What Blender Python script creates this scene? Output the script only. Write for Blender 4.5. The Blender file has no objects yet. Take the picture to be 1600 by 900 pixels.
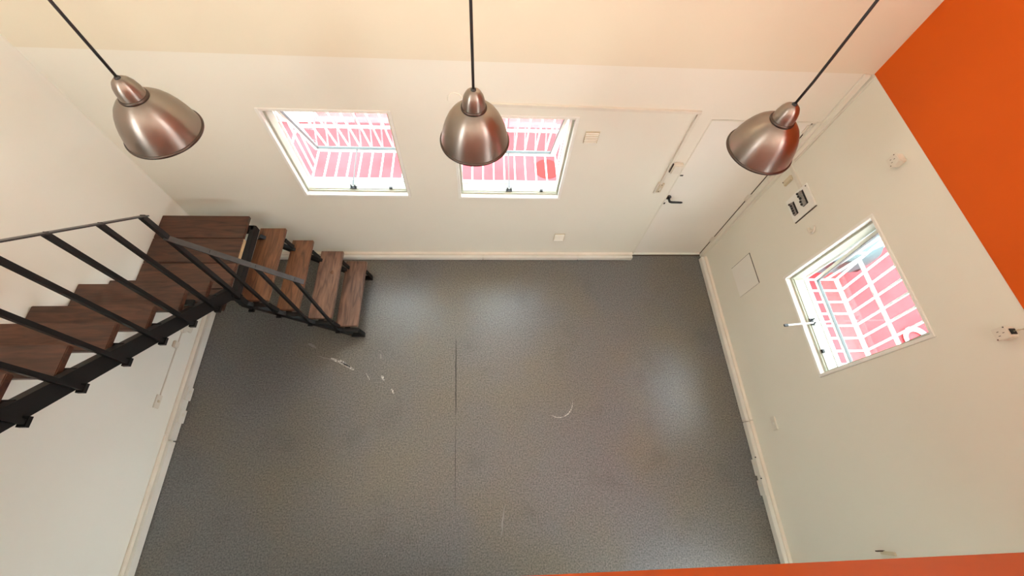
import bpy, bmesh, math, random
from mathutils import Matrix, Vector
random.seed(7)
sc = bpy.context.scene
COL = sc.collection

# ------------------------------------------------------------------ camera
CAM = Vector((2.883, -2.582, 4.254))
RIGHT = Vector((0.99792216, -0.03151268, 0.05619888))
DOWN = Vector((-0.00274166, -0.89221102, -0.45161043))
FWD = Vector((0.06437271, 0.45051798, -0.89044355))
cam_data = bpy.data.cameras.new('camera')
cam = bpy.data.objects.new('camera', cam_data)
COL.objects.link(cam)
m = Matrix.Identity(4)
for i in range(3):
    m[i][0] = RIGHT[i]; m[i][1] = -DOWN[i]; m[i][2] = -FWD[i]; m[i][3] = CAM[i]
cam.matrix_world = m
cam_data.sensor_fit = 'HORIZONTAL'
cam_data.sensor_width = 36.0
cam_data.lens = 36.0 * 655.8 / 1600.0
cam_data.clip_start = 0.02
sc.camera = cam

# ------------------------------------------------------------------ world, lights, exposure
world = bpy.data.worlds.new('overcast_sky')
sc.world = world
world.use_nodes = True
wn = world.node_tree.nodes['Background']
wn.inputs[0].default_value = (0.87, 0.95, 1.0, 1)
wn.inputs[1].default_value = 9.2

def area(name, loc, rot, sx, sy, power, col):
    d = bpy.data.lights.new(name, 'AREA')
    d.shape = 'RECTANGLE'; d.size = sx; d.size_y = sy; d.energy = power; d.color = col
    o = bpy.data.objects.new(name, d); COL.objects.link(o)
    o.location = loc; o.rotation_euler = rot
    return o
R90 = math.pi / 2
# fill lights added in unseen gallery openings: two behind the camera, one per side
area('gallery_rear_fill', (4.55, -5.62, 4.1), (R90, 0, 0.0), 1.3, 1.7, 9, (1.0, 0.97, 0.86))
area('gallery_rear_fill', (1.35, -5.62, 4.1), (R90, 0, 0.0), 1.3, 1.7, 5, (1.0, 0.97, 0.86))
area('gallery_side_fill', (5.66, -3.75, 4.15), (R90, 0, R90), 1.4, 1.5, 86, (0.97, 0.98, 0.92))
area('gallery_side_fill', (-0.02, -3.75, 4.15), (R90, 0, -R90), 1.4, 1.5, 42, (0.96, 1.0, 0.92))
sc.view_settings.view_transform = 'Standard'
sc.view_settings.look = 'None'
sc.view_settings.gamma = 1.0
sc.view_settings.use_curve_mapping = False
sc.view_settings.exposure = 0.60
sc.cycles.max_bounces = 10
sc.cycles.diffuse_bounces = 6
sc.cycles.transparent_max_bounces = 16
sc.cycles.sample_clamp_indirect = 6.0

# ------------------------------------------------------------------ materials
def mat(name, col, rough=0.6, metal=0.0, spec=0.5, var=0.0, vscale=3.0, col2=None, bump=0.0, bscale=60.0,
        stretch=None, coat=0.0, aniso=0.0, emit=None):
    M = bpy.data.materials.new(name); M.use_nodes = True
    nt = M.node_tree; N = nt.nodes; L = nt.links
    b = N['Principled BSDF']
    b.inputs['Base Color'].default_value = (*col, 1)
    b.inputs['Roughness'].default_value = rough
    b.inputs['Metallic'].default_value = metal
    b.inputs['Specular IOR Level'].default_value = spec
    b.inputs['Coat Weight'].default_value = coat
    b.inputs['Anisotropic'].default_value = aniso
    tc = N.new('ShaderNodeTexCoord'); mp = N.new('ShaderNodeMapping')
    L.new(tc.outputs['Object'], mp.inputs['Vector'])
    if stretch: mp.inputs['Scale'].default_value = stretch
    if var or col2:
        n = N.new('ShaderNodeTexNoise'); n.inputs['Scale'].default_value = vscale; n.inputs['Detail'].default_value = 6
        L.new(mp.outputs['Vector'], n.inputs['Vector'])
        r = N.new('ShaderNodeValToRGB')
        c2 = col2 or tuple(max(0, c * (1 - var)) for c in col)
        r.color_ramp.elements[0].position = 0.35; r.color_ramp.elements[0].color = (*c2, 1)
        r.color_ramp.elements[1].position = 0.68; r.color_ramp.elements[1].color = (*col, 1)
        L.new(n.outputs['Fac'], r.inputs['Fac']); L.new(r.outputs['Color'], b.inputs['Base Color'])
    if bump:
        n2 = N.new('ShaderNodeTexNoise'); n2.inputs['Scale'].default_value = bscale; n2.inputs['Detail'].default_value = 4
        L.new(mp.outputs['Vector'], n2.inputs['Vector'])
        bp = N.new('ShaderNodeBump'); bp.inputs['Strength'].default_value = bump; bp.inputs['Distance'].default_value = 0.004
        L.new(n2.outputs['Fac'], bp.inputs['Height']); L.new(bp.outputs['Normal'], b.inputs['Normal'])
    if aniso:
        tg = N.new('ShaderNodeTangent'); tg.direction_type = 'RADIAL'; tg.axis = 'Z'; L.new(tg.outputs[0], b.inputs['Tangent']); b.inputs['Anisotropic Rotation'].default_value = 0.25
    if emit:
        b.inputs['Emission Color'].default_value = (*emit[0], 1); b.inputs['Emission Strength'].default_value = emit[1]
    return M

def wood(name, c1, c2, along, rough=0.38):
    M = bpy.data.materials.new(name); M.use_nodes = True
    nt = M.node_tree; N = nt.nodes; L = nt.links; b = N['Principled BSDF']
    tc = N.new('ShaderNodeTexCoord'); mp = N.new('ShaderNodeMapping')
    mp.inputs['Scale'].default_value = (2.2, 16, 16) if along == 'x' else (16, 2.2, 16)
    oi = N.new('ShaderNodeObjectInfo')
    ad = N.new('ShaderNodeVectorMath'); ad.operation = 'ADD'
    sc_ = N.new('ShaderNodeVectorMath'); sc_.operation = 'SCALE'; sc_.inputs[3].default_value = 9.2
    cb = N.new('ShaderNodeCombineXYZ')
    for k in range(3): L.new(oi.outputs['Random'], cb.inputs[k])
    L.new(cb.outputs[0], sc_.inputs[0]); L.new(tc.outputs['Object'], ad.inputs[0]); L.new(sc_.outputs[0], ad.inputs[1])
    L.new(ad.outputs[0], mp.inputs['Vector'])
    n = N.new('ShaderNodeTexNoise'); n.inputs['Scale'].default_value = 1.6; n.inputs['Detail'].default_value = 8
    n.inputs['Distortion'].default_value = 1.2; L.new(mp.outputs['Vector'], n.inputs['Vector'])
    r = N.new('ShaderNodeValToRGB')
    r.color_ramp.elements[0].position = 0.3; r.color_ramp.elements[0].color = (*c2, 1)
    r.color_ramp.elements[1].position = 0.72; r.color_ramp.elements[1].color = (*c1, 1)
    L.new(n.outputs['Fac'], r.inputs['Fac'])
    n3 = N.new('ShaderNodeTexNoise'); n3.inputs['Scale'].default_value = 5; L.new(tc.outputs['Object'], n3.inputs['Vector'])
    rr = N.new('ShaderNodeMapRange'); rr.inputs[3].default_value = rough - 0.1; rr.inputs[4].default_value = rough + 0.15
    L.new(n3.outputs['Fac'], rr.inputs[0]); L.new(rr.outputs[0], b.inputs['Roughness'])
    hs = N.new('ShaderNodeHueSaturation'); mr = N.new('ShaderNodeMapRange')
    mr.inputs[3].default_value = 0.82; mr.inputs[4].default_value = 1.15
    L.new(oi.outputs['Random'], mr.inputs[0]); L.new(mr.outputs[0], hs.inputs['Value'])
    L.new(r.outputs['Color'], hs.inputs['Color']); L.new(hs.outputs[0], b.inputs['Base Color'])
    bp = N.new('ShaderNodeBump'); bp.inputs['Strength'].default_value = 0.25; bp.inputs['Distance'].default_value = 0.002
    L.new(n.outputs['Fac'], bp.inputs['Height']); L.new(bp.outputs[0], b.inputs['Normal'])
    return M

M = {}
M['wall'] = mat('wall_paint', (0.755, 0.735, 0.64), 0.7, spec=0.25, var=0.03, vscale=1.3, bump=0.08, bscale=35)
M['wall_l'] = mat('left_wall_lit_paint', (0.80, 0.80, 0.73), 0.7, spec=0.25, var=0.03, vscale=1.3, bump=0.08, bscale=35)  # lighter and cooler than the other walls: window light put into the colour
M['wall_up'] = mat('wall_paint_cream', (0.71, 0.655, 0.515), 0.7, spec=0.25, var=0.03, vscale=1.3, bump=0.08, bscale=35)
M['orange'] = mat('orange_paint', (0.64, 0.098, 0.002), 0.6, spec=0.25, var=0.05, vscale=2.0)
M['gloss_white'] = mat('gloss_white_paint', (0.82, 0.82, 0.76), 0.35, var=0.06, vscale=6)
M['frame_shade'] = mat('shaded_steel_paint', (0.46, 0.47, 0.38), 0.4, var=0.1, vscale=6)  # olive-grey holds the reveal's shade in the frame colour
M['bead'] = mat('dark_glazing_bead', (0.10, 0.12, 0.12), 0.5)
M['cream'] = mat('cream_plastic', (0.71, 0.675, 0.58), 0.45, var=0.05, vscale=8)
M['beige'] = mat('aged_beige_plastic', (0.62, 0.54, 0.38), 0.5, var=0.08, vscale=9)
M['trunk'] = mat('cream_trunking', (0.80, 0.75, 0.65), 0.45, var=0.07, vscale=5)
M['trunk_lid'] = mat('pale_trunking_lid', (0.72, 0.71, 0.65), 0.45, var=0.07, vscale=5)
M['door'] = mat('door_paint', (0.80, 0.78, 0.71), 0.5, var=0.04, vscale=2)
M['black_steel'] = mat('black_painted_steel', (0.006, 0.006, 0.0065), 0.45, spec=0.3, var=0.3, vscale=10)
M['rail_grey'] = mat('worn_grey_steel', (0.05, 0.05, 0.052), 0.42, metal=0.3, var=0.25, vscale=30)
M['black'] = mat('black_plastic', (0.01, 0.01, 0.01), 0.45)
M['gap'] = mat('dark_gap', (0.06, 0.045, 0.03), 0.9)
M['grey'] = mat('grey_plastic', (0.34, 0.33, 0.30), 0.5, var=0.2, vscale=40)
M['steel'] = mat('dull_steel', (0.45, 0.44, 0.40), 0.35, metal=0.9, var=0.15, vscale=20)
M['lamp'] = mat('brushed_lamp_metal', (0.30, 0.255, 0.225), 0.36, metal=1.0, var=0.12, vscale=5, aniso=0.8)
M['lamp_in'] = mat('lamp_inside_white', (0.75, 0.74, 0.70), 0.5)
M['rim'] = mat('lamp_rim_metal', (0.09, 0.07, 0.06), 0.4, metal=1.0)
M['bars'] = mat('white_bar_paint', (0.72, 0.75, 0.75), 0.5, spec=0.2)
M['ground'] = mat('red_floor_paint', (0.34, 0.040, 0.045), 0.9, spec=0.08, col2=(0.33, 0.056, 0.062), vscale=2.2, bump=0.1, bscale=30)
M['patch'] = mat('fresh_red_paint', (0.36, 0.022, 0.020), 0.8, spec=0.08)
M['white_wall'] = mat('white_outside_paint', (0.82, 0.82, 0.80), 0.7, var=0.05)
M['tread_dark'] = wood('dark_stained_wood', (0.105, 0.042, 0.022), (0.030, 0.012, 0.007), 'x', 0.42)  # dark stain, with shade of landing and upper flight in the colour
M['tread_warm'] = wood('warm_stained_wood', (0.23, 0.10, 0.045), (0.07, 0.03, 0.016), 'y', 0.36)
M['tread_sheen'] = wood('sheen_stained_wood', (0.24, 0.135, 0.09), (0.075, 0.042, 0.030), 'y', 0.3)  # greyer tone: window sheen on the lowest treads put into the colour
M['wood_edge'] = mat('raw_wood_edge', (0.50, 0.32, 0.17), 0.6, var=0.3, vscale=20)
M['scuff'] = mat('white_paint_scuff', (0.72, 0.72, 0.68), 0.7, col2=(0.16, 0.16, 0.155), vscale=60)
M['scuff_dim'] = mat('grey_scuff', (0.24, 0.24, 0.23), 0.8)
M['seam'] = mat('carpet_seam', (0.03, 0.03, 0.03), 0.9)
M['car'] = mat('teal_grey_car_paint', (0.035, 0.07, 0.075), 0.5)
M['tyre'] = mat('tyre_rubber', (0.02, 0.02, 0.022), 0.8)
M['carglass'] = mat('car_glass', (0.03, 0.06, 0.065), 0.08, spec=0.8)
M['lens'] = mat('headlamp_lens', (0.30, 0.45, 0.46), 0.1, spec=0.8)
M['hose'] = mat('white_hose', (0.80, 0.78, 0.78), 0.5)
M['roof'] = mat('ceiling_paint', (0.80, 0.77, 0.70), 0.8, var=0.02)

def glass_mat():
    G = bpy.data.materials.new('window_glass'); G.use_nodes = True
    nt = G.node_tree; N = nt.nodes; L = nt.links; N.clear()
    out = N.new('ShaderNodeOutputMaterial'); mx = N.new('ShaderNodeMixShader')
    tr = N.new('ShaderNodeBsdfTransparent'); gl = N.new('ShaderNodeBsdfGlossy'); lw = N.new('ShaderNodeLayerWeight'); pw = N.new('ShaderNodeMath'); fr = N.new('ShaderNodeMath')
    tr.inputs[0].default_value = (0.95, 0.98, 0.97, 1); gl.inputs['Roughness'].default_value = 0.0; lw.inputs[0].default_value = 0.5
    pw.operation = 'POWER'; pw.inputs[1].default_value = 5.0; fr.operation = 'MULTIPLY_ADD'; fr.inputs[1].default_value = 0.96; fr.inputs[2].default_value = 0.04
    L.new(lw.outputs['Facing'], pw.inputs[0]); L.new(pw.outputs[0], fr.inputs[0])
    L.new(fr.outputs[0], mx.inputs[0]); L.new(tr.outputs[0], mx.inputs[1]); L.new(gl.outputs[0], mx.inputs[2])
    L.new(mx.outputs[0], out.inputs[0])
    return G
M['glass'] = glass_mat()

def carpet():
    C = bpy.data.materials.new('grey_carpet'); C.use_nodes = True
    nt = C.node_tree; N = nt.nodes; L = nt.links; b = N['Principled BSDF']
    b.inputs['Roughness'].default_value = 0.37; b.inputs['Specular IOR Level'].default_value = 1.0
    b.inputs['Sheen Weight'].default_value = 0.15
    tc = N.new('ShaderNodeTexCoord')
    def noise(s, d=3, st=None):
        n = N.new('ShaderNodeTexNoise'); n.inputs['Scale'].default_value = s; n.inputs['Detail'].default_value = d
        if st:
            mp = N.new('ShaderNodeMapping'); mp.inputs['Scale'].default_value = st
            L.new(tc.outputs['Object'], mp.inputs[0]); L.new(mp.outputs[0], n.inputs['Vector'])
        else: L.new(tc.outputs['Object'], n.inputs['Vector'])
        return n
    def ramp(n, p0, c0, p1, c1):
        r = N.new('ShaderNodeValToRGB'); e = r.color_ramp.elements
        e[0].position = p0; e[0].color = (*c0, 1); e[1].position = p1; e[1].color = (*c1, 1)
        L.new(n.outputs['Fac'], r.inputs['Fac']); return r
    def mix(kind, fac, a, bb):
        x = N.new('ShaderNodeMix'); x.data_type = 'RGBA'; x.blend_type = kind
        if isinstance(fac, float): x.inputs[0].default_value = fac
        else: L.new(fac, x.inputs[0])
        L.new(a, x.inputs[6]); L.new(bb, x.inputs[7]); return x.outputs[2]
    base = ramp(noise(75, 7), 0.32, (0.046, 0.048, 0.048), 0.68, (0.168, 0.172, 0.172))
    brown = ramp(noise(1.1, 4), 0.42, (1, 1, 1), 0.66, (1.14, 1.03, 0.80))
    dark = ramp(noise(2.3, 5), 0.25, (0.78, 0.77, 0.75), 0.42, (1, 1, 1))
    c = mix('MULTIPLY', 1.0, base.outputs[0], brown.outputs[0])
    c = mix('MULTIPLY', 1.0, c, dark.outputs[0])
    weave = ramp(noise(40, 2, (8, 1, 1)), 0.35, (0.9, 0.9, 0.9), 0.65, (1.06, 1.06, 1.06))
    c = mix('MULTIPLY', 1.0, c, weave.outputs[0])
    sp = N.new('ShaderNodeTexVoronoi'); sp.inputs['Scale'].default_value = 5.0
    L.new(tc.outputs['Object'], sp.inputs['Vector'])
    mr = N.new('ShaderNodeMapRange'); mr.inputs[1].default_value = 0.024; mr.inputs[2].default_value = 0.014
    mr.inputs[3].default_value = 0.0; mr.inputs[4].default_value = 0.55
    L.new(sp.outputs['Distance'], mr.inputs[0])
    wh = N.new('ShaderNodeRGB'); wh.outputs[0].default_value = (0.5, 0.5, 0.48, 1)
    c = mix('MIX', mr.outputs[0], c, wh.outputs[0])
    L.new(c, b.inputs['Base Color'])
    bp = N.new('ShaderNodeBump'); bp.inputs['Strength'].default_value = 0.2; bp.inputs['Distance'].default_value = 0.002
    nn = noise(220, 2); L.new(nn.outputs['Fac'], bp.inputs['Height']); L.new(bp.outputs[0], b.inputs['Normal'])
    return C
M['carpet'] = carpet()

# ------------------------------------------------------------------ builders
class MB:
    """collects shapes in world coordinates; build() links them as one mesh object"""
    def __init__(s): s.bm = bmesh.new()
    def hexa(s, p):           # 8 points: bottom 4 then top 4
        v = [s.bm.verts.new(q) for q in p]
        for f in ((3, 2, 1, 0), (4, 5, 6, 7), (0, 1, 5, 4), (1, 2, 6, 5), (2, 3, 7, 6), (3, 0, 4, 7)):
            s.bm.faces.new([v[i] for i in f])
        return s
    def box(s, a, b, f=None):
        (x0, y0, z0), (x1, y1, z1) = a, b
        x0, x1 = sorted((x0, x1)); y0, y1 = sorted((y0, y1)); z0, z1 = sorted((z0, z1))
        p = [(x0, y0, z0), (x1, y0, z0), (x1, y1, z0), (x0, y1, z0), (x0, y0, z1), (x1, y0, z1), (x1, y1, z1), (x0, y1, z1)]
        if f: p = [f(*q) for q in p]
        return s.hexa(p)
    def bar(s, a, b, w, h, up=(0, 0, 1)):     # rectangular bar from a to b, w sideways, h along up
        a = Vector(a); b = Vector(b); d = (b - a).normalized(); up = Vector(up)
        side = d.cross(up)
        if side.length < 1e-4: side = d.cross(Vector((1, 0, 0)))
        side.normalize(); u = side.cross(d).normalized()
        p = []
        for e in (a, b):
            for (i, j) in ((-1, -1), (1, -1), (1, 1), (-1, 1)): p.append(e + side * (i * w / 2) + u * (j * h / 2))
        return s.hexa(p)
    def tube(s, pts, r, n=8, caps=True):
        pts = [Vector(p) for p in pts]; rings = []
        for i, p in enumerate(pts):
            d = (pts[min(i + 1, len(pts) - 1)] - pts[max(i - 1, 0)]).normalized()
            ref = Vector((0, 0, 1)) if abs(d.z) < 0.9 else Vector((1, 0, 0))
            a = d.cross(ref).normalized(); b = d.cross(a).normalized()
            rr = r[i] if isinstance(r, (list, tuple)) else r
            rings.append([s.bm.verts.new(p + (a * math.cos(2 * math.pi * k / n) + b * math.sin(2 * math.pi * k / n)) * rr) for k in range(n)])
        for i in range(len(rings) - 1):
            for k in range(n):
                s.bm.faces.new((rings[i][k], rings[i][(k + 1) % n], rings[i + 1][(k + 1) % n], rings[i + 1][k]))
        if caps:
            s.bm.faces.new(rings[0]); s.bm.faces.new(list(reversed(rings[-1])))
        return s
    def lathe(s, prof, c, n=48):              # profile (r, z) around a vertical axis
        rings = []
        for (r, z) in prof:
            if r < 1e-5: rings.append([s.bm.verts.new((c[0], c[1], c[2] + z))])
            else: rings.append([s.bm.verts.new((c[0] + r * math.cos(2 * math.pi * k / n), c[1] + r * math.sin(2 * math.pi * k / n), c[2] + z)) for k in range(n)])
        for a, b in zip(rings, rings[1:]):
            for k in range(n):
                q = [a[k % len(a)], a[(k + 1) % len(a)], b[(k + 1) % len(b)], b[k % len(b)]]
                u = []
                for v in q:
                    if v not in u: u.append(v)
                if len(u) > 2: s.bm.faces.new(u)
        return s
    def disc(s, c, r, axis, t, n=24, r2=None):  # short cylinder along axis of thickness t
        c = Vector(c); ax = Vector(axis).normalized()
        return s.tube([c, c + ax * t], [r, r2 or r], n)
    def poly(s, pts, t):                      # flat outline on the floor, thickness t
        lo = [s.bm.verts.new((x, y, z)) for x, y, z in pts]; hi = [s.bm.verts.new((x, y, z + t)) for x, y, z in pts]
        n = len(pts); s.bm.faces.new(list(reversed(lo))); s.bm.faces.new(hi)
        for i in range(n): s.bm.faces.new((lo[i], lo[(i + 1) % n], hi[(i + 1) % n], hi[i]))
        return s
    def build(s, name, m, parent=None, org=None, bevel=0.0, smooth=False):
        bmesh.ops.recalc_face_normals(s.bm, faces=s.bm.faces)
        if bevel:
            bmesh.ops.bevel(s.bm, geom=[e for e in s.bm.edges if len(e.link_faces) == 2 and e.calc_face_angle(0) > 0.6], offset=bevel, segments=2, affect='EDGES', clamp_overlap=True)
        off = None
        root = parent
        while root is not None and root.parent is not None: root = root.parent
        if root is not None: off = Vector(root.location)
        elif org is not None: off = Vector(org)
        if off is not None: bmesh.ops.translate(s.bm, verts=s.bm.verts, vec=-off)
        me = bpy.data.meshes.new(name); s.bm.to_mesh(me); s.bm.free()
        me.materials.append(M[m] if isinstance(m, str) else m)
        if smooth:
            for p in me.polygons: p.use_smooth = True
        o = bpy.data.objects.new(name, me); COL.objects.link(o)
        if parent is not None: o.parent = parent
        elif org is not None: o.location = org
        return o
def tag(o, label=None, cat=None, group=None, kind=None):
    if label: o['label'] = label
    if cat: o['category'] = cat
    if group: o['group'] = group
    if kind: o['kind'] = kind
    return o
def thing(name, loc, label=None, cat=None, group=None, kind=None):
    o = bpy.data.objects.new(name, None); COL.objects.link(o); o.location = loc; o.empty_display_size = 0.1
    return tag(o, label, cat, group, kind)
def smooth_angle(o, deg=40):
    me = o.data
    for p in me.polygons: p.use_smooth = True
    try: me.set_sharp_from_angle(angle=math.radians(deg))
    except Exception: pass
    return o

# wall frames: u along the wall, d outward from its inner face, z up
W0, LEAN = 5.535, 0.03                 # the right wall leans out a little
def BK(u, d, z): return (u, d, z)
def RT(u, d, z): return (W0 + LEAN * z + d, -u, z)
def LF(u, d, z): return (-d, -u, z)
HL, HC, YF = 2.457, 5.3, -5.6          # paint line, ceiling, far end of the gallery
TH = 0.18

# ------------------------------------------------------------------ setting
mb = MB().box((-0.2, YF - 0.2, -0.025), (5.56, 0.06, 0.0))
floor = tag(mb.build('floor', 'carpet'), 'worn dark grey carpet floor with scuffs and stains', kind='structure')

def wall_with_holes(u0, u1, z0, z1, holes, f, d0=0.0, d1=TH):
    mb = MB()
    us = sorted({u0, u1, *[h[0] for h in holes], *[h[1] for h in holes]})
    for a, b in zip(us, us[1:]):
        hz = sorted([(h[2], h[3]) for h in holes if h[0] <= a + 1e-6 and h[1] >= b - 1e-6])
        z = z0
        for (p, q) in hz:
            if p > z: mb.box((a, d0, z), (b, d1, p), f)
            z = q
        if z < z1: mb.box((a, d0, z), (b, d1, z1), f)
    bmesh.ops.remove_doubles(mb.bm, verts=mb.bm.verts, dist=1e-5)
    return mb
WIN1 = (1.222, 2.193, 1.062, 2.045)
WIN2 = (2.636, 3.608, 1.050, 2.030)
WIN3 = (0.868, 1.785, 1.067, 2.015)
DOOR = (4.652, 5.500, -0.02, 2.022)
tag(wall_with_holes(-0.2, 5.9, -0.02, HL, [WIN1, WIN2, DOOR], BK).build('wall_back', 'wall'), 'cream plastered back wall with two windows and a door', kind='structure')
tag(MB().box((-0.2, -0.004, HL), (5.95, TH, HC)).build('wall_back_upper', 'wall_up'), 'warmer cream upper stretch of the back wall', kind='structure')
tag(wall_with_holes(0.0, -YF, -0.02, HC, [(3.05, 4.45, 3.4, 4.9)], LF).build('wall_left', 'wall_l'), 'plain off white wall beside the staircase', kind='structure')  # unseen gallery opening added for a side fill light
tag(wall_with_holes(0.0, -YF, -0.02, HL, [WIN3, (3.5, 5.4, 0.6, 2.1)], RT).build('wall_right', 'wall'), 'cream right wall with one window and sockets', kind='structure')
tag(wall_with_holes(0.0, -YF, HL, HC, [(3.05, 4.45, 3.4, 4.9)], RT, -0.002, TH).build('wall_right_upper', 'orange'), 'bright orange upper stretch of the right wall', kind='structure')  # hole is an assumed opening, out of view, added for the other side fill
fw = wall_with_holes(-0.2, 5.95, -0.02, HC, [(0.7, 2.0, 3.25, 4.95), (3.9, 5.2, 3.25, 4.95)], BK, YF - 0.2, YF)  # two unseen openings added to hold the rear fill lights
tag(fw.build('wall_front', 'wall'), kind='structure')
tag(wall_with_holes(-0.2, 5.95, YF, 0.18, [], lambda u, d, z: (u, z, HC + d), 0.0, 0.1).build('ceiling', 'roof'), kind='structure')
YP, ZS = -2.867, 2.15
xr = W0 + LEAN * ZS - 0.003
tag(MB().box((0.001, YF, ZS), (xr, YP - 0.12, 3.1)).build('gallery_floor_slab', 'roof'), kind='structure')
tag(MB().box((0.95, YP - 0.12, ZS), (xr, YP, 3.9)).build('wall_gallery_parapet', 'orange'), 'orange gallery parapet at the bottom edge', kind='structure')
w4 = thing('fill_window', RT(4.7, 0.06, 0.9), kind='structure')  # unseen window added under the gallery to brighten the left wall
mb = MB()
for (p, q, r, s_) in ((3.5, 3.55, 0.6, 2.1), (5.35, 5.4, 0.6, 2.1), (4.43, 4.47, 0.65, 2.05), (3.55, 5.35, 0.6, 0.65), (3.55, 5.35, 2.05, 2.1)):
    mb.box((p, 0.03, r), (q, 0.09, s_), RT)
mb.build('window_frame', 'gloss_white', w4)

# outside
gr = tag(MB().box((-8, -9, -0.16), (16, 10, -0.03)).build('ground', 'ground'), 'red painted yard ground outside the windows', kind='structure')
MB().tube([(3.72, 1.38, -0.031), (3.72, 1.38, -0.026)], 0.17, 20).build('paint_patch', 'patch', gr)
tag(MB().box((-8, 8.0, -0.03), (16, 8.2, 2.4)).build('wall_yard_back', 'white_wall'), kind='structure')
tag(MB().box((13, -9, -0.03), (13.2, 8.0, 2.4)).build('wall_yard_side', 'white_wall'), kind='structure')
tag(MB().box((5.9, -9, -0.03), (13, -2.75, -0.018)).build('bounce_slab', 'white_wall'), kind='structure')  # unseen pale slab added to cut red bounce onto the left wall
st = MB().box((-2.2, 2.15, -0.03), (0.52, 4.2, 0.22)).box((-2.2, 2.5, 0.22), (0.42, 4.2, 0.42))
tag(st.build('concrete_step', 'white_wall', org=(-0.8, 2.4, -0.03), bevel=0.01), 'white concrete step outside the window nearest the stairs', 'step')

# carpet marks
def blade(pts, w, name, m='scuff', z=0.0):
    mb = MB(); n = len(pts)
    L_, R_ = [], []
    for i, p in enumerate(pts):
        a = Vector(pts[max(i - 1, 0)]); b = Vector(pts[min(i + 1, n - 1)]); d = (b - a).normalized()
        ww = w * (0.25 + 0.75 * math.sin(math.pi * (i + 0.5) / n)) * random.uniform(0.6, 1.2)
        L_.append((p[0] - d.y * ww / 2, p[1] + d.x * ww / 2, z)); R_.append((p[0] + d.y * ww / 2, p[1] - d.x * ww / 2, z))
    mb.poly(L_ + R_[::-1], 0.0012)
    return mb.build(name, m, floor)
def lin(a, b, n=5, j=0.006):
    return [(a[0] + (b[0] - a[0]) * i / n + random.uniform(-j, j), a[1] + (b[1] - a[1]) * i / n + random.uniform(-j, j)) for i in range(n + 1)]
blade(lin((1.31, -1.225), (1.56, -1.35)), 0.03, 'paint_scuff')
blade(lin((1.40, -1.25), (1.52, -1.33)), 0.03, 'paint_scuff')
blade(lin((1.16, -1.20), (1.36, -1.26)), 0.010, 'paint_scuff', 'scuff_dim')
blade(lin((1.06, -1.07), (1.14, -1.12)), 0.028, 'paint_scuff', 'scuff_dim')
blade(lin((1.68, -1.40), (1.73, -1.46), 3), 0.012, 'paint_scuff')
blade(lin((1.84, -1.42), (1.87, -1.47), 3), 0.022, 'paint_scuff')
blade(lin((1.95, -1.56), (1.98, -1.60), 3), 0.022, 'paint_scuff')
blade(lin((1.80, -1.19), (1.81, -1.24), 3), 0.014, 'paint_scuff', 'scuff_dim')
blade([(3.765 + 0.0 - 0.15 * (1 - math.cos(t)), -1.70 - 0.17 * math.sin(t) * 1.0) for t in [0.0, 0.3, 0.6, 0.9, 1.2, 1.5, 1.8, 2.1]], 0.012, 'paint_scuff')
blade(lin((3.06, -2.62), (3.02, -2.86)), 0.012, 'paint_scuff', 'scuff_dim')
blade(lin((2.575, -1.03), (2.594, -1.82), 8, 0.002), 0.010, 'carpet_seam', 'seam')
blade(lin((2.594, -1.82), (2.61, -2.62), 8, 0.002), 0.004, 'carpet_seam', 'seam')

# skirting trunking
bb = thing('baseboard_back', (2.4, -0.03, 0), kind='structure')
for a, b in ((0.0, 2.62), (2.622, 4.635)):
    MB().box((a, -0.03, 0.0), (b, 0.0, 0.082)).build('trunking_base', 'trunk', bb, bevel=0.003)
for a, b in ((0.0, 2.86), (2.863, 3.98), (3.983, 4.635)):
    MB().box((a, -0.064, 0.004), (b, -0.03, 0.062)).build('trunking_lid', 'trunk_lid', bb, bevel=0.004)
bl = thing('baseboard_left', (0.02, -2.4, 0), kind='structure')
for a, b in ((0.0, 1.955), (1.96, 5.6)):
    MB().box((a, -0.018, 0.0), (b, 0.0, 0.125), LF).build('skirting_board', 'trunk', bl, bevel=0.004)
for a, b in ((0.0, 2.0), (2.012, 5.6)):
    MB().box((a, -0.046, 0.004), (b, -0.018, 0.088), LF).build('trunking_lid', 'trunk_lid', bl, bevel=0.004)
br = thing('baseboard_right', (5.5, -2.4, 0), kind='structure')
for a, b in ((0.05, 1.948), (1.952, 5.6)):
    MB().box((a, -0.03, 0.0), (b, 0.0, 0.084), RT).build('skirting_board', 'trunk', br, bevel=0.004)
for a, b in ((0.05, 1.957), (1.962, 5.6)):
    MB().box((a, -0.066, 0.004), (b, -0.03, 0.07), RT).build('trunking_lid', 'trunk_lid', br, bevel=0.004)

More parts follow.
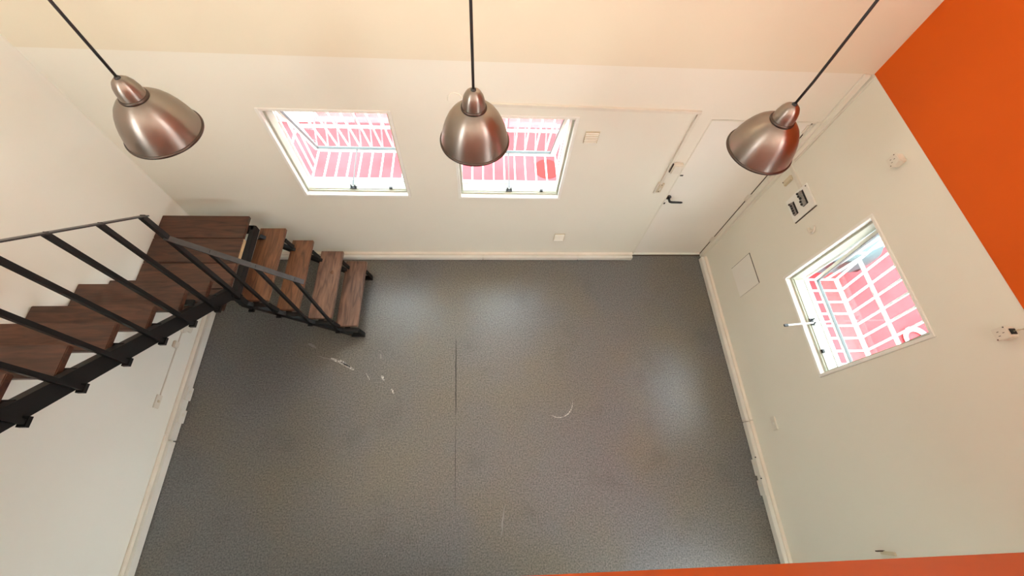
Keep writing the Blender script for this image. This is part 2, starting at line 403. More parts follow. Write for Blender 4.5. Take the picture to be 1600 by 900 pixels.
# ------------------------------------------------------------------ windows with burglar bars
def ring(mb, f, u0, u1, z0, z1, w, d0, d1):
    mb.box((u0, d0, z0), (u0 + w, d1, z1), f); mb.box((u1 - w, d0, z0), (u1, d1, z1), f)
    mb.box((u0 + w, d0, z0), (u1 - w, d1, z0 + w), f); mb.box((u0 + w, d0, z1 - w), (u1 - w, d1, z1), f)
def make_window(name, label, f, win, theta, stay_u, inner_stay):
    u0, u1, z0, z1 = win
    root = thing(name, f((u0 + u1) / 2, 0.06, z0), label, kind='structure')
    mb = MB(); ring(mb, f, u0 + 0.001, u1 - 0.001, z0 + 0.001, z1 - 0.001, 0.024, -0.008, 0.07); mb.build('outer_frame', 'gloss_white', root, bevel=0.003)
    mb = MB(); ring(mb, f, u0 + 0.025, u1 - 0.025, z0 + 0.025, z1 - 0.025, 0.018, 0.035, 0.13); mb.build('inner_frame', 'frame_shade', root, bevel=0.002)
    mb = MB().box((u0 + 0.03, 0.05, z0 + 0.03), (u1 - 0.03, 0.13, z0 + 0.05), f); mb.build('sill_plate', 'frame_shade', root)
    mb = MB(); mb.hexa([f(*p) for p in ((u0 - 0.03, TH, z0 - 0.06), (u1 + 0.03, TH, z0 - 0.06), (u1 + 0.03, TH + 0.05, z0 - 0.06), (u0 - 0.03, TH + 0.05, z0 - 0.06), (u0 - 0.03, TH, z0 + 0.01), (u1 + 0.03, TH, z0 + 0.01), (u1 + 0.03, TH + 0.05, z0 - 0.02), (u0 - 0.03, TH + 0.05, z0 - 0.02))])
    mb.build('outer_sill', 'bars', root)
    # top hung sash, pushed out at the bottom by theta
    hz, hd, ln = z1 - 0.045, 0.125, (z1 - z0) - 0.085
    a, b = u0 + 0.046, u1 - 0.046
    ct, st_ = math.cos(theta), math.sin(theta)
    def S(u, e, t): return f(u, hd + t * st_ + e * ct, hz - t * ct + e * st_)     # t down the sash, e outward
    mb = MB(); w = 0.03
    for (p, q, r, s_) in ((a, a + w, 0, ln), (b - w, b, 0, ln), (a + w, b - w, 0, w), (a + w, b - w, ln - w, ln)):
        mb.box((p, -0.012, r), (q, 0.016, s_), S)
    sash = mb.build('sash', 'gloss_white', root, bevel=0.002)
    mb = MB().box((a + w, 0.0, w), (b - w, 0.003, ln - w), S); mb.build('pane', 'glass', sash)
    bd = MB()
    for (p, q, r, s_) in ((a + w, a + w + 0.0025, w, ln - w), (b - w - 0.0025, b - w, w, ln - w), (a + w, b - w, w, w + 0.0025), (a + w, b - w, ln - w - 0.0025, ln - w)):
        bd.box((p, -0.013, r), (q, 0.012, s_), S)
    bd.build('glazing_bead', 'bead', sash)
    for k in (0.06, 0.5, 0.94):
        u = a + (b - a) * k
        MB().box((u - 0.03, -0.014, -0.012), (u + 0.03, 0.0, 0.012), S).build('hinge', 'steel', sash)
    # stay
    zs = z0 + 0.075
    end_in = -0.19 if inner_stay else 0.07
    pB = f(stay_u + 0.0, hd + ln * st_ - 0.01, hz - ln * ct + 0.02)
    arm = MB().bar(f(stay_u + (0.035 if inner_stay else 0.0), end_in, zs), pB, 0.012, 0.008)
    arm.build('stay_arm', 'gloss_white' if inner_stay else 'bead', sash)
    if inner_stay: MB().bar(f(stay_u + 0.037, end_in - 0.02, zs), f(stay_u + 0.035, end_in + 0.012, zs), 0.02, 0.014).build('stay_tip', 'black', sash)
    pg = MB().box((stay_u - 0.03, 0.045, z0 + 0.05), (stay_u + 0.03, 0.075, z0 + 0.058), f)
    pg.tube([f(stay_u - 0.016, 0.06, z0 + 0.058), f(stay_u - 0.016, 0.06, z0 + 0.09)], 0.006, 8).tube([f(stay_u + 0.018, 0.06, z0 + 0.058), f(stay_u + 0.018, 0.06, z0 + 0.088)], 0.006, 8)
    pg.build('stay_peg', 'black', root)
    uc = u0 + (u1 - u0) * (0.81 if not inner_stay else 0.78)
    MB().box((uc - 0.014, 0.045, z0 + 0.05), (uc + 0.014, 0.062, z0 + 0.07), f).build('stay_peg', 'black', root)
    return root
make_window('window_1', 'open white casement window nearest the stairs', BK, WIN1, math.radians(23), 1.665, False)
make_window('window_2', 'open white casement window behind the middle lamp', BK, WIN2, math.radians(23), 3.115, False)
make_window('window_3', 'slightly open white casement window in the right wall', RT, WIN3, math.radians(8), 1.325, True)

def make_cage(f, win, D, top_d, zr, n, loc, label):
    u0, u1, z0, z1 = win
    root = thing('burglar_bars', loc, label, 'burglar bars', 'burglar bar cages')
    zb, zt = z0 - 0.01, z1 + 0.09
    s = 0.014
    a, b = u0 + 0.02, u1 - 0.0
    dz = lambda z: D + (top_d - D) * (z - zb) / (zt - zb)
    def B(p, q, w=s, h=s, name='bar'): MB().bar(f(*p), f(*q), w, h).build(name, 'bars', root)
    B((a - 0.02, TH + 0.028, zb), (b + 0.02, TH + 0.028, zb), 0.045, 0.012, 'rail')
    B((a, D, zb), (b, D, zb), 0.024, 0.024, 'rail')
    B((a, top_d, zt), (b, top_d, zt), 0.024, 0.024, 'rail')
    for z in zr: B((a, dz(z) - 0.012, z), (b, dz(z) - 0.012, z), 0.03, 0.012, 'rail')
    for k in range(n):
        u = a + (b - a) * k / (n - 1)
        B((u, TH + 0.028, zb), (u, D, zb)); B((u, D, zb), (u, top_d, zt))
    for u in (a, b):
        for d in (0.30, 0.40):
            if d < D - 0.05:
                zz = zb + (d - D) / (top_d - D) * (zt - zb)
                B((u, d, zb), (u, d, zz))
        B((u, TH + 0.012, z0 - 0.01), (u, TH + 0.012, zt)); B((u, TH + 0.012, z0 + 0.45), (u, dz(z0 + 0.45), z0 + 0.45), 0.014, 0.014)
    return root
make_cage(BK, WIN1, 0.585, 0.235, (1.49,), 10, (1.7, 0.19, 1.0), 'white burglar bars outside the window nearest the stairs')
make_cage(BK, WIN2, 0.585, 0.235, (1.49,), 10, (3.12, 0.19, 1.0), 'white burglar bars outside the window behind the middle lamp')
make_cage(RT, WIN3, 0.50, 0.26, (1.42,), 9, (5.77, -1.33, 1.0), 'white burglar bars outside the window in the right wall')

# ------------------------------------------------------------------ door
dr = thing('door_1', (5.08, 0.02, 0), 'flush cream door in the far right corner', kind='structure')
MB().box((4.657, 0.026, 0.012), (5.494, 0.066, 2.014)).build('door_leaf', 'door', dr, bevel=0.003)
fr = MB().box((4.640, -0.004, 0.0), (4.654, 0.09, 2.035)).box((5.497, -0.012, 0.0), (5.534, 0.09, 2.035)).box((4.640, -0.003, 2.018), (5.534, 0.09, 2.035))
fr.box((5.534, -0.02, 0.0), (5.585, 0.0, 2.455))
fr.build('door_frame', 'wall', dr, bevel=0.003)
MB().box((4.66, 0.012, 0.002), (5.49, 0.03, 0.032)).build('weather_bar', 'gloss_white', dr, bevel=0.004)
hd = MB().tube([(4.685, 0.028, 1.072), (4.685, 0.016, 1.072)], 0.027, 16).tube([(4.685, 0.02, 1.072), (4.685, -0.035, 1.072)], 0.011, 10)
hd.tube([(4.682, -0.032, 1.073), (4.705, -0.036, 1.068), (4.80, -0.034, 1.062), (4.815, -0.032, 1.06)], [0.011, 0.0115, 0.010, 0.008], 10)
hd.build('door_handle', 'black', dr, smooth=True)
MB().box((4.674, 0.022, 0.965), (4.688, 0.028, 0.985)).build('keyhole', 'black', dr)
MB().box((4.672, 0.022, 1.372), (4.700, 0.028, 1.386)).build('night_latch', 'black', dr)
for z in (0.29, 1.03, 1.89):
    h = MB().tube([(5.497, 0.016, z), (5.497, 0.016, z + 0.10)], 0.009, 8); h.box((5.47, 0.02, z + 0.01), (5.53, 0.027, z + 0.09))
    h.build('hinge', 'cream', dr)
MB().box((5.4935, 0.02, 0.01), (5.4975, 0.05, 2.018)).build('hinge_gap', 'gap', dr)
MB().box((4.652, 0.0, -0.015), (5.50, 0.18, 0.003)).build('threshold', 'gap', dr)
MB().box((4.60, 0.17, -0.02), (5.55, 0.2, 2.1)).build('door_backing', 'door', dr)

# ------------------------------------------------------------------ staircase
ZL, RISE = 1.025, 0.21
stair = thing('staircase', (0.8, -1.0, 0), 'black steel staircase with dark wooden treads along the left wall', 'staircase')
def chamfer_board(a, b, name, m, t=0.036):
    return MB().box((a[0], a[1], a[2] - t), (b[0], b[1], a[2])).build(name, m, stair, bevel=0.004)
ys = [-0.208, -0.452, -0.703, -0.952, -1.14]
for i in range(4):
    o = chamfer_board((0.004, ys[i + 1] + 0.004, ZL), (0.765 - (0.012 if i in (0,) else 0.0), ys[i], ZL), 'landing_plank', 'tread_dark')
MB().box((0.7655, -0.70, ZL - 0.034), (0.770, -0.46, ZL - 0.002)).build('raw_edge', 'wood_edge', stair)
# lower flight: four treads stepping down along the back wall
low = [(0.752, 0.988, 0.82, 'tread_warm'), (0.968, 1.168, 0.615, 'tread_warm'), (1.178, 1.402, 0.41, 'tread_sheen'), (1.376, 1.592, 0.205, 'tread_sheen')]
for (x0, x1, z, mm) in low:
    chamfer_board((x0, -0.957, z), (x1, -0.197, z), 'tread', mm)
# upper flight: along the left wall, rising towards the gallery
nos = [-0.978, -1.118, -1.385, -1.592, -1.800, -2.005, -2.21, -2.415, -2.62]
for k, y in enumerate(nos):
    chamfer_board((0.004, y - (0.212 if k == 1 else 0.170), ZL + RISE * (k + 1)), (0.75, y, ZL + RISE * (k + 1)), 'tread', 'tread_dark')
S_ = 'black_steel'
XS = 0.782
# upper stringers (channel section: web and two flanges)
def channel(p, q, h, fl, name, inward):
    a = Vector(p); b = Vector(q); d = (b - a).normalized(); up = Vector((0, -d.z, d.y)) if abs(d.x) < 1e-3 else Vector((-d.z, 0, d.x))
    if up.z < 0: up = -up
    mb = MB().bar(a, b, 0.008, h, up)
    side = d.cross(up).normalized() * inward
    for s in (-1, 1):
        o = up * (s * (h / 2 - 0.004)) + side * (fl / 2)
        mb.bar(a + o, b + o, fl, 0.008, up)
    return mb.build(name, S_, stair)
def zst(y): return 1.415 + (-1.375 - y) * 1.02          # stringer centre line height
sgn = 1 if (Vector((0, -1, 1.02)).cross(Vector((0, 1.02, 1)))).x < 0 else -1
channel((0.803, -1.005, zst(-1.005)), (0.803, -2.92, zst(-2.92)), 0.098, 0.042, 'stringer', sgn)
channel((0.10, -1.0, zst(-1.0)), (0.10, -2.92, zst(-2.92)), 0.098, 0.042, 'stringer', -sgn)
# landing frame
MB().bar((0.792, -0.29, 0.955), (0.792, -1.0, 0.955), 0.045, 0.07).build('landing_beam', S_, stair)
MB().bar((0.02, -0.31, 0.955), (0.80, -0.31, 0.955), 0.045, 0.07).build('landing_beam', S_, stair)
MB().bar((0.02, -0.985, 0.955), (0.80, -0.985, 0.955), 0.045, 0.07).build('landing_beam', S_, stair)
MB().bar((0.02, -0.30, 0.955), (0.02, -1.0, 0.955), 0.03, 0.07).build('landing_beam', S_, stair)
MB().hexa([(0.775, -1.01, 0.80), (0.83, -1.01, 0.74), (0.83, -0.965, 0.74), (0.775, -0.965, 0.80), (0.775, -1.01, 1.0), (0.83, -1.01, 0.93), (0.83, -0.965, 0.93), (0.775, -0.965, 1.0)]).build('corner_plate', S_, stair)
# lower stringers
def zlo(x): return 0.725 - (x - 0.80) * 1.0
for y in (-0.985, -0.31):
    MB().bar((0.775, y, zlo(0.775) + 0.09), (1.50, y, zlo(1.50) + 0.035), 0.036, 0.05).build('stringer', S_, stair)
    MB().bar((1.49, y, 0.02), (1.625, y, 0.02), 0.04, 0.035).build('stringer_foot', S_, stair)
    for (x0, x1, z, mm) in low:
        t = z - 0.042
        br_ = MB().bar((x0 + 0.02, y, t), (x1 + 0.01, y, t), 0.036, 0.012).bar((x1 - 0.0, y, t), (x1 + 0.03, y, max(0.02, t - 0.12)), 0.036, 0.012)
        br_.bar((x0 + 0.03, y, t), (x0 + 0.03, y, max(0.02, zlo(x0 + 0.03))), 0.03, 0.012, (0, 1, 0))
        br_.build('tread_bracket', S_, stair)
for (x0, x1, z, mm) in low:
    xm = (x0 + x1) / 2
    MB().bar((xm, -0.31, z - 0.045), (xm, -0.985, z - 0.045), 0.05, 0.014).build('tread_bearer', S_, stair)
for k, y in enumerate(nos):
    z = ZL + RISE * (k + 1) - 0.036
    b_ = MB().bar((0.09, y - 0.13, z - 0.012), (0.80, y - 0.13, z - 0.012), 0.04, 0.022)
    b_.build('tread_bracket', S_, stair)
# railing
SLOPE = 1.03
def zr(y): return 2.067 + (-0.985 - y) * SLOPE
XB = 0.815
by = [-0.985, -1.19, -1.395, -1.6, -1.80, -2.0, -2.2, -2.41, -2.62]
for i, y in enumerate(by):
    zf = zst(y) - 0.085 if i else 0.93
    w = 0.03 if i == 0 else 0.025
    bal = MB().bar((XB, y, zf), (XB, y, zr(y) - 0.002), w, w, (0, 1, 0)).build('baluster', S_, stair)
    MB().box((XB - 0.02, y - 0.024, zf - 0.004), (XB + 0.02, y + 0.024, zf + 0.016)).build('foot_plate', S_, bal)
MB().bar((XB, -0.962, zr(-0.962)), (XB, -2.72, zr(-2.72)), 0.042, 0.008, (0, 1, 1)).build('handrail', 'rail_grey', stair)
YB = -0.992
def zr2(x): return 1.845 - (x - 0.82) * 0.985
MB().bar((XB - 0.005, YB, zr2(XB - 0.005)), (1.452, YB, zr2(1.452)), 0.04, 0.008, (1, 0, 1)).build('handrail', 'rail_grey', stair)
for x, zf in ((0.985, 0.555), (1.193, 0.352), (1.393, 0.150)):
    bal = MB().bar((x, YB, zf), (x, YB, zr2(x) - 0.002), 0.022, 0.022, (0, 1, 0)).build('baluster', S_, stair)
    MB().box((x - 0.022, YB - 0.024, zf - 0.004), (x + 0.022, YB + 0.02, zf + 0.016)).build('foot_plate', S_, bal)
MB().box((0.79, YB - 0.026, 0.70), (0.835, YB + 0.02, 0.72)).build('foot_plate', S_, stair)

# ------------------------------------------------------------------ pendant lamps
def make_lamp(loc, label, tilt):
    root = thing('pendant_lamp', loc, label, 'pendant lamp', 'pendant lamps in a row')
    c = loc        # loc = top of the cap on the cord
    prof = [(0.056, -0.088), (0.070, -0.094), (0.088, -0.105), (0.107, -0.124), (0.124, -0.150), (0.138, -0.180), (0.149, -0.212), (0.157, -0.245), (0.161, -0.268)]
    inner = [(r - 0.003, z - 0.001) for (r, z) in reversed(prof)]
    sh = MB().lathe(prof, c, 64).build('shade', 'lamp', root, smooth=True)
    MB().lathe(inner + [(0.02, -0.094)], c, 48).build('shade_lining', 'lamp_in', sh, smooth=True)
    rim = MB().lathe([(0.1575, -0.266), (0.164, -0.266), (0.168, -0.271), (0.168, -0.277), (0.163, -0.280), (0.157, -0.277), (0.1575, -0.266)], c, 64)
    rim.build('rim', 'rim', sh, smooth=True)
    MB().lathe([(0.010, 0.004), (0.020, 0.001), (0.034, -0.010), (0.044, -0.028), (0.050, -0.052), (0.052, -0.076)], c, 40).build('cap', 'lamp', root, smooth=True)
    MB().lathe([(0.052, -0.076), (0.057, -0.078), (0.059, -0.084), (0.058, -0.091), (0.052, -0.092)], c, 40).build('cap_ring', 'rim', root, smooth=True)
    MB().lathe([(0.0, 0.012), (0.008, 0.012), (0.012, 0.006), (0.013, 0.0), (0.0, -0.002)], c, 16).build('cord_grip', 'black', root, smooth=True)
    MB().tube([(c[0], c[1], c[2] + 0.005), (c[0] + tilt, c[1], c[2] + 0.12), (c[0] + tilt, c[1], HC - 0.02)], 0.006, 8).build('cord', 'black', root, smooth=True)
    MB().lathe([(0.0, 0.0), (0.05, 0.0), (0.055, -0.02), (0.02, -0.035), (0.0, -0.035)], (c[0] + tilt, c[1], HC), 24).build('ceiling_rose', 'black', root, smooth=True)
    MB().lathe([(0.0, -0.10), (0.018, -0.10), (0.018, -0.14), (0.0, -0.14)], c, 16).build('bulb_holder', 'black', root)
    return root
make_lamp((1.411, -1.018, 3.040), 'brushed metal pendant lamp hanging nearest the staircase', 0.0)
make_lamp((2.836, -1.018, 3.030), 'brushed metal pendant lamp hanging in the middle of the row', 0.0)
make_lamp((4.290, -1.018, 3.000), 'brushed metal pendant lamp hanging nearest the orange wall', 0.006)

# assumed wall lamp, unseen above the frame, added for the upper wall's warm glow
wl = thing('assumed_wall_lamp', (3.05, -0.06, 3.95), 'assumed warm wall lamp added out of view high on the back wall', 'assumed wall lamp')
MB().tube([(3.05, -0.005, 4.0), (3.05, -0.025, 4.0)], 0.05, 20).build('back_plate', 'lamp', wl)
MB().tube([(3.05, -0.02, 4.0), (3.05, -0.16, 4.0), (3.05, -0.20, 3.96)], 0.01, 8).build('arm', 'lamp', wl)
MB().lathe([(0.02, 0.0), (0.05, -0.02), (0.09, -0.10), (0.10, -0.13)], (3.05, -0.20, 3.98), 32).build('shade', 'lamp_in', wl, smooth=True)
MB().lathe([(0.0, -0.03), (0.02, -0.04), (0.032, -0.075), (0.022, -0.105), (0.0, -0.115)], (3.05, -0.20, 3.98), 20).build('bulb', mat('assumed_warm_bulb', (1, 0.9, 0.7), 0.4, emit=((1.0, 0.72, 0.42), 12.0)), wl, smooth=True)
ld = bpy.data.lights.new('assumed_lamp_glow', 'SPOT'); ld.energy = 11; ld.color = (1.0, 0.80, 0.50); ld.shadow_soft_size = 0.04; ld.spot_size = math.radians(130); ld.spot_blend = 0.8
lo = bpy.data.objects.new('assumed_lamp_glow', ld); COL.objects.link(lo); lo.parent = wl; lo.location = (0.0, -0.14, -0.09)

# ------------------------------------------------------------------ wall fittings
def vent(loc, w, h, label):
    x, z = loc
    r = thing('air_vent', (x + w / 2, 0, z), label, 'air vent', 'white wall vents')
    mb = MB().box((x - 0.006, -0.004, z - 0.006), (x + w + 0.006, 0.0, z + h + 0.006)); mb.build('plate', 'beige', r, bevel=0.002)  # darker plate colour stands for the shade between the slats
    n = 6
    for k in range(n):
        zz = z + h * (k + 0.15) / n
        MB().hexa([(x, -0.005, zz), (x + w, -0.005, zz), (x + w, -0.004, zz), (x, -0.004, zz), (x, -0.012, zz + 0.002), (x + w, -0.012, zz + 0.002), (x + w, -0.004, zz + h / n * 0.30), (x, -0.004, zz + h / n * 0.30)]).build('slat', 'gloss_white', r)
vent((3.688, 1.776), 0.105, 0.112, 'small white louvred vent beside the middle window')
vent((3.652, 0.335), 0.105, 0.125, 'small white louvred vent low on the back wall')
t = MB().box((2.93, -0.016, 2.113), (4.525, -0.0005, 2.140), lambda x, y, z: (x, y, z - (x - 2.93) * 0.016))
tag(t.build('cable_trunking', 'cream', org=(3.7, -0.01, 2.1), bevel=0.002), 'cream cable trunking running level from the middle lamp to the door top', 'trunking', 'cream cable trunking')
t = thing('cable_trunking', (4.51, -0.01, 1.17), 'cream cable trunking dropping past the door to the switch', 'trunking', 'cream cable trunking')
MB().box((4.500, -0.018, 1.30), (4.525, -0.0005, 2.095)).build('trunking_drop', 'cream', t, bevel=0.002)
MB().box((4.488, -0.018, 1.17), (4.502, -0.0005, 1.32)).build('trunking_end', 'cream', t, bevel=0.002)
b = thing('chime_box', (4.565, -0.02, 1.46), 'cream chime box on the wall above the door switch', 'chime box')
MB().box((4.525, -0.045, 1.465), (4.615, 0.0, 1.575)).build('case', 'cream', b, bevel=0.008)
MB().box((4.517, -0.03, 1.475), (4.5245, 0.0, 1.575)).build('back_plate', 'gap', b)
b = thing('light_switch', (4.53, -0.01, 1.18), 'narrow beige light switch beside the door handle', 'light switch')
MB().box((4.506, -0.014, 1.183), (4.552, 0.0, 1.305)).build('plate', 'beige', b, bevel=0.003)
MB().box((4.520, -0.020, 1.222), (4.538, -0.014, 1.258)).build('rocker', 'cream', b, bevel=0.002)
for z in (1.197, 1.29): MB().tube([(4.529, -0.014, z), (4.529, -0.017, z)], 0.005, 8).build('screw', 'gap', b)
b = thing('blanking_disc', (2.672, 0, 2.10), 'round cream blanking disc on the back wall behind the middle lamp', 'wall disc')
MB().tube([(2.672, 0.0, 2.16), (2.672, -0.006, 2.16)], [0.055, 0.052], 32).build('disc', 'wall', b)

def rbox(mb, u0, u1, d0, d1, z0, z1): return mb.box((u0, d0, z0), (u1, d1, z1), RT)
# distribution board
b = thing('distribution_board', RT(0.4, 0, 1.40), 'white breaker panel with two rows of switches on the right wall', 'breaker panel')
rbox(MB(), 0.287, 0.517, -0.016, 0.0, 1.402, 1.660).build('cover', 'gloss_white', b, bevel=0.003)
rbox(MB(), 0.517, 0.522, -0.010, 0.0, 1.405, 1.655).build('cover_edge', 'gap', b)
rng = random.Random(3)
for (ua, ub, za, zb_) in ((0.345, 0.468, 1.438, 1.484), (0.318, 0.456, 1.551, 1.608)):
    rbox(MB(), ua, ub, -0.020, -0.0165, za, zb_).build('breaker_slot', 'black', b)
    n = 5
    for k in range(n):
        u = ua + (ub - ua) * k / n
        br_ = rbox(MB(), u + 0.002, u + (ub - ua) / n - 0.002, -0.034, -0.0205, za + 0.004, zb_ - 0.012).build('breaker', 'grey', b, bevel=0.001)
        up = rng.random() > 0.35
        rbox(MB(), u + 0.006, u + (ub - ua) / n - 0.006, -0.046, -0.0345, za + (0.018 if up else 0.008), za + (0.032 if up else 0.020)).build('toggle', 'black', br_)
MB().tube([RT(0.31, -0.016, 1.645), RT(0.31, -0.02, 1.645)], 0.005, 8).build('screw', 'gap', b)
b = thing('bell_push', RT(0.13, 0, 1.45), 'small beige plastic box between door frame and breaker panel', 'wall box')
rbox(MB(), 0.105, 0.158, -0.022, 0.0, 1.452, 1.555).build('case', 'beige', b, bevel=0.007)
MB().tube([RT(0.118, -0.022, 1.462), RT(0.118, -0.025, 1.462)], 0.005, 8).build('screw', 'gap', b)
tag(rbox(MB(), 0.035, 0.29, -0.012, -0.0005, 1.567, 1.600).build('conduit_strip', 'cream', org=RT(0.15, 0, 1.57), bevel=0.002), 'cream conduit running from the corner to the breaker panel', 'trunking', 'cream cable trunking')
tag(rbox(MB(), 0.003, 0.035, -0.014, -0.0005, 1.56, 2.452).build('conduit_strip', 'cream', org=RT(0.02, 0, 1.57), bevel=0.002), 'cream upright conduit in the corner beside the door', 'trunking', 'cream cable trunking')
# hook
b = thing('wall_hook', RT(0.69, 0, 1.50), 'small cream plastic hook above the right wall window', 'hook')
pts = [RT(0.655 + 0.045 * math.sin(a) + 0.005, -0.012 - 0.006 * math.sin(a), 1.535 + 0.032 * math.cos(a)) for a in [i * math.pi * 1.15 / 9 for i in range(10)]]
MB().tube(pts, [0.005, 0.007, 0.008, 0.009, 0.010, 0.010, 0.010, 0.010, 0.011, 0.012], 10).build('hook_arm', 'cream', b, smooth=True)
MB().tube([RT(0.675, 0, 1.513), RT(0.675, -0.022, 1.513)], [0.014, 0.010], 12).build('hook_knob', 'cream', b, smooth=True)
# access panel
b = thing('access_panel', RT(0.595, 0, 0.44), 'flush square access panel low on the right wall near the door', 'access panel')
rbox(MB(), 0.424, 0.766, -0.002, 0.0, 0.437, 0.768).build('panel_gap', 'gap', b)
rbox(MB(), 0.430, 0.766, -0.005, -0.0022, 0.441, 0.760).build('panel_board', 'door', b)
# sockets
def socket(u0, u1, z0, z1, dep, label, name='wall_socket'):
    b = thing(name, RT((u0 + u1) / 2, 0, z0), label, 'socket', 'boxed wall sockets')
    rbox(MB(), u0 + 0.004, u1 - 0.004, -dep, 0.0, z0 + 0.004, z1 - 0.004).build('back_box', 'cream', b, bevel=0.004)
    fp = rbox(MB(), u0, u1, -dep - 0.008, -dep, z0, z1).build('face_plate', 'cream', b, bevel=0.003)
    uc, zc = (u0 + u1) / 2, (z0 + z1) / 2
    for (du, dz_) in ((0.0, 0.014), (-0.011, -0.008), (0.011, -0.008)):
        rbox(MB(), uc + du - 0.0016, uc + du + 0.0016, -dep - 0.0092, -dep - 0.0078, zc + dz_ - 0.0045, zc + dz_ + 0.0045).build('pin_hole', 'gap', fp)
    for (du, dz_) in ((-0.026, 0.024), (0.026, -0.024)):
        MB().tube([RT(uc + du, -dep - 0.007, zc + dz_), RT(uc + du, -dep - 0.0095, zc + dz_)], 0.0035, 8).build('screw', 'gap', fp)
    return b
socket(0.642, 0.714, 2.288, 2.362, 0.05, 'boxed cream socket just under the far end of the orange paint')
s2 = socket(1.860, 1.926, 2.320, 2.386, 0.05, 'boxed cream socket with a cable at the right edge')
rbox(MB(), 1.878, 1.908, -0.042, -0.012, 2.383, 2.388).build('cable_entry', 'black', s2)
MB().tube([RT(1.893, -0.026, 2.384), RT(1.893, -0.022, 2.405), RT(1.893, -0.006, 2.42), RT(1.893, -0.006, 2.60)], 0.005, 8).build('cable', 'beige', s2, smooth=True)
# low fittings right
b = thing('low_switch', RT(2.03, 0, 0.35), 'narrow cream switch plate above the right skirting', 'switch')
rbox(MB(), 1.968, 2.088, -0.012, 0.0, 0.349, 0.412).build('plate', 'cream', b, bevel=0.003)
rbox(MB(), 2.018, 2.040, -0.018, -0.012, 0.368, 0.394).build('rocker', 'trunk_lid', b, bevel=0.002)
def trunk_socket(f, u0, u1, d, label, dot):
    b = thing('skirting_socket', f((u0 + u1) / 2, -d, 0.0), label, 'socket', 'skirting sockets')
    MB().box((u0, -d - 0.016, 0.006), (u1, -d, 0.086), f).build('plate', 'trunk_lid', b, bevel=0.002)
    MB().box((u0 + 0.03, -d - 0.018, 0.03), (u0 + 0.055, -d - 0.015, 0.06), f).build('socket_face', 'cream', b)
    if dot is not None: MB().tube([f(dot, -d - 0.0, 0.066), f(dot, -d - 0.006, 0.07)], 0.006, 8).build('screw', 'black', b)
trunk_socket(RT, 2.306, 2.450, 0.066, 'skirting socket plate by the right wall, farther of two', 2.29)
trunk_socket(RT, 2.490, 2.620, 0.066, 'skirting socket plate by the right wall, nearer of two', 2.475)
trunk_socket(LF, 1.520, 1.640, 0.046, 'skirting socket plate by the left wall, nearer the stairs', None)
trunk_socket(LF, 1.732, 1.848, 0.046, 'skirting socket plate by the left wall, farther from the stairs', None)
b = thing('wall_bracket', RT(2.98, 0, 1.05), 'small metal bracket on the right wall beside the orange parapet', 'bracket')
rbox(MB(), 2.968, 2.990, -0.012, 0.0, 1.045, 1.16).build('back_plate', 'beige', b, bevel=0.002)
rbox(MB(), 2.965, 2.972, -0.05, 0.0, 1.055, 1.075).build('arm', 'gap', b)
# low fittings left
t = thing('surface_conduit', LF(1.35, 0, 0.33), 'thin cream conduit with boxes low on the left wall', 'conduit')
MB().box((1.03, -0.009, 0.322), (1.655, 0.0, 0.336), LF).build('conduit_strip', 'cream', t, bevel=0.002)
MB().box((1.165, -0.028, 0.335), (1.225, 0.0, 0.400), LF).build('junction_box', 'cream', t, bevel=0.006)
MB().tube([LF(1.035, 0.0, 0.33), LF(1.035, -0.03, 0.33)], 0.03, 16).build('round_box', 'cream', t)
b = thing('low_switch', LF(1.71, 0, 0.30), 'cream switch plate at the conduit end on the left wall', 'switch')
MB().box((1.655, -0.012, 0.305), (1.768, 0.0, 0.372), LF).build('plate', 'cream', b, bevel=0.003)
MB().box((1.70, -0.017, 0.325), (1.72, -0.012, 0.352), LF).build('rocker', 'beige', b, bevel=0.002)
b = thing('double_socket', LF(1.02, 0, 0.22), 'cream double socket low on the left wall under the stairs', 'socket')
MB().box((0.94, -0.024, 0.225), (1.03, 0.0, 0.375), LF).build('face_plate', 'cream', b, bevel=0.005)

# ------------------------------------------------------------------ outside things
car = thing('car', (6.62, 1.6, -0.03), 'dark teal car parked outside the right window', 'car')
cx = 6.62
def loft(stations, m, name):
    mb = MB(); rings = []
    for (y, hw, zl, zh, crown) in stations:
        pts = [(-hw * 0.92, zl), (-hw, zl + 0.12), (-hw, zl + (zh - zl) * 0.62), (-hw * 0.93, zh - 0.03), (-hw * 0.6, zh + crown * 0.7), (0, zh + crown),
               (hw * 0.6, zh + crown * 0.7), (hw * 0.93, zh - 0.03), (hw, zl + (zh - zl) * 0.62), (hw, zl + 0.12), (hw * 0.92, zl)]
        rings.append([mb.bm.verts.new((cx + p, y, z - 0.03)) for p, z in pts])
    for a, b in zip(rings, rings[1:]):
        for k in range(len(a)):
            mb.bm.faces.new((a[k], a[(k + 1) % len(a)], b[(k + 1) % len(a)], b[k]))
    mb.bm.faces.new(rings[0]); mb.bm.faces.new(rings[-1][::-1])
    return smooth_angle(mb.build(name, m, car), 50)
loft([(-0.36, 0.52, 0.26, 0.52, 0.02), (-0.30, 0.66, 0.22, 0.60, 0.03), (-0.12, 0.75, 0.20, 0.68, 0.05), (0.25, 0.79, 0.20, 0.78, 0.06), (0.75, 0.80, 0.20, 0.88, 0.05),
      (1.4, 0.80, 0.20, 0.92, 0.02), (2.6, 0.80, 0.20, 0.93, 0.02), (3.2, 0.77, 0.22, 0.92, 0.02), (3.35, 0.70, 0.28, 0.85, 0.0)], 'car', 'body')
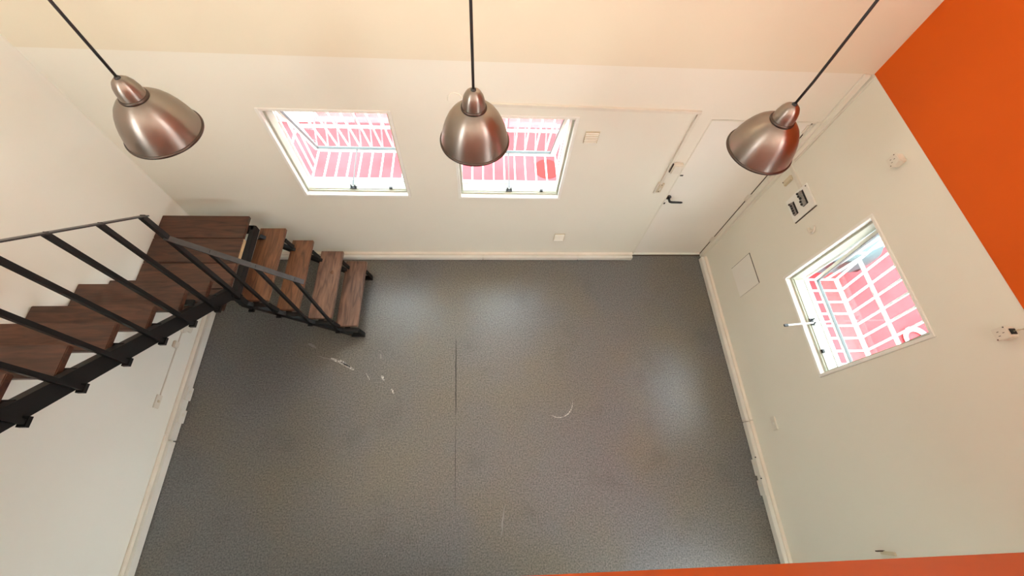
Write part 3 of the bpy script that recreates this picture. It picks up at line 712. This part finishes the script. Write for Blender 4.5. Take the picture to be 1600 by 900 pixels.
loft([(0.72, 0.70, 0.86, 0.90, 0.01), (1.25, 0.62, 0.88, 1.36, 0.04), (1.5, 0.61, 0.88, 1.42, 0.04), (2.5, 0.60, 0.88, 1.42, 0.03), (3.22, 0.64, 0.88, 1.0, 0.01)], 'carglass', 'cabin_glass')
loft([(1.28, 0.58, 1.36, 1.40, 0.045), (1.5, 0.585, 1.37, 1.44, 0.045), (2.5, 0.575, 1.37, 1.44, 0.035), (2.7, 0.56, 1.32, 1.37, 0.03)], 'car', 'roof_panel')
for sx in (-1, 1):
    for y in (0.38, 2.65):
        wv = MB().tube([(cx + sx * 0.64, y, 0.26), (cx + sx * 0.805, y, 0.26)], 0.29, 24).build('wheel', 'tyre', car)
        MB().tube([(cx + sx * 0.79, y, 0.26), (cx + sx * 0.812, y, 0.26)], 0.18, 16).build('hub', 'steel', wv)
    MB().hexa([(cx + sx * 0.42, -0.335, 0.44), (cx + sx * 0.70, -0.22, 0.45), (cx + sx * 0.72, -0.16, 0.46), (cx + sx * 0.42, -0.25, 0.46), (cx + sx * 0.40, -0.31, 0.58), (cx + sx * 0.70, -0.19, 0.60), (cx + sx * 0.73, -0.02, 0.66), (cx + sx * 0.46, -0.12, 0.655)]).build('headlamp', 'lens', car)
    MB().box((cx + sx * 0.82, 1.02, 0.90), (cx + sx * 0.97, 1.10, 1.02)).build('mirror', 'black', car, bevel=0.02)
MB().box((cx - 0.36, -0.372, 0.34), (cx + 0.36, -0.30, 0.49)).build('grille', 'black', car, bevel=0.01)
MB().box((cx - 0.6, -0.345, 0.20), (cx + 0.6, -0.25, 0.30)).build('bumper', 'black', car, bevel=0.02)
hs = thing('garden_hose', (7.80, -1.10, -0.03), 'white hose coiled on the red ground outside the right window', 'hose')
mbh = MB(); pts = []
for i in range(97):
    a = i / 96 * 2 * math.pi * 3; r = 0.11 + 0.05 * i / 96
    pts.append((7.80 + r * math.cos(a), -1.10 + r * math.sin(a), -0.012 + 0.012 * (i / 96)))
mbh.tube(pts, 0.012, 8).build('coil', 'hose', hs, smooth=True)
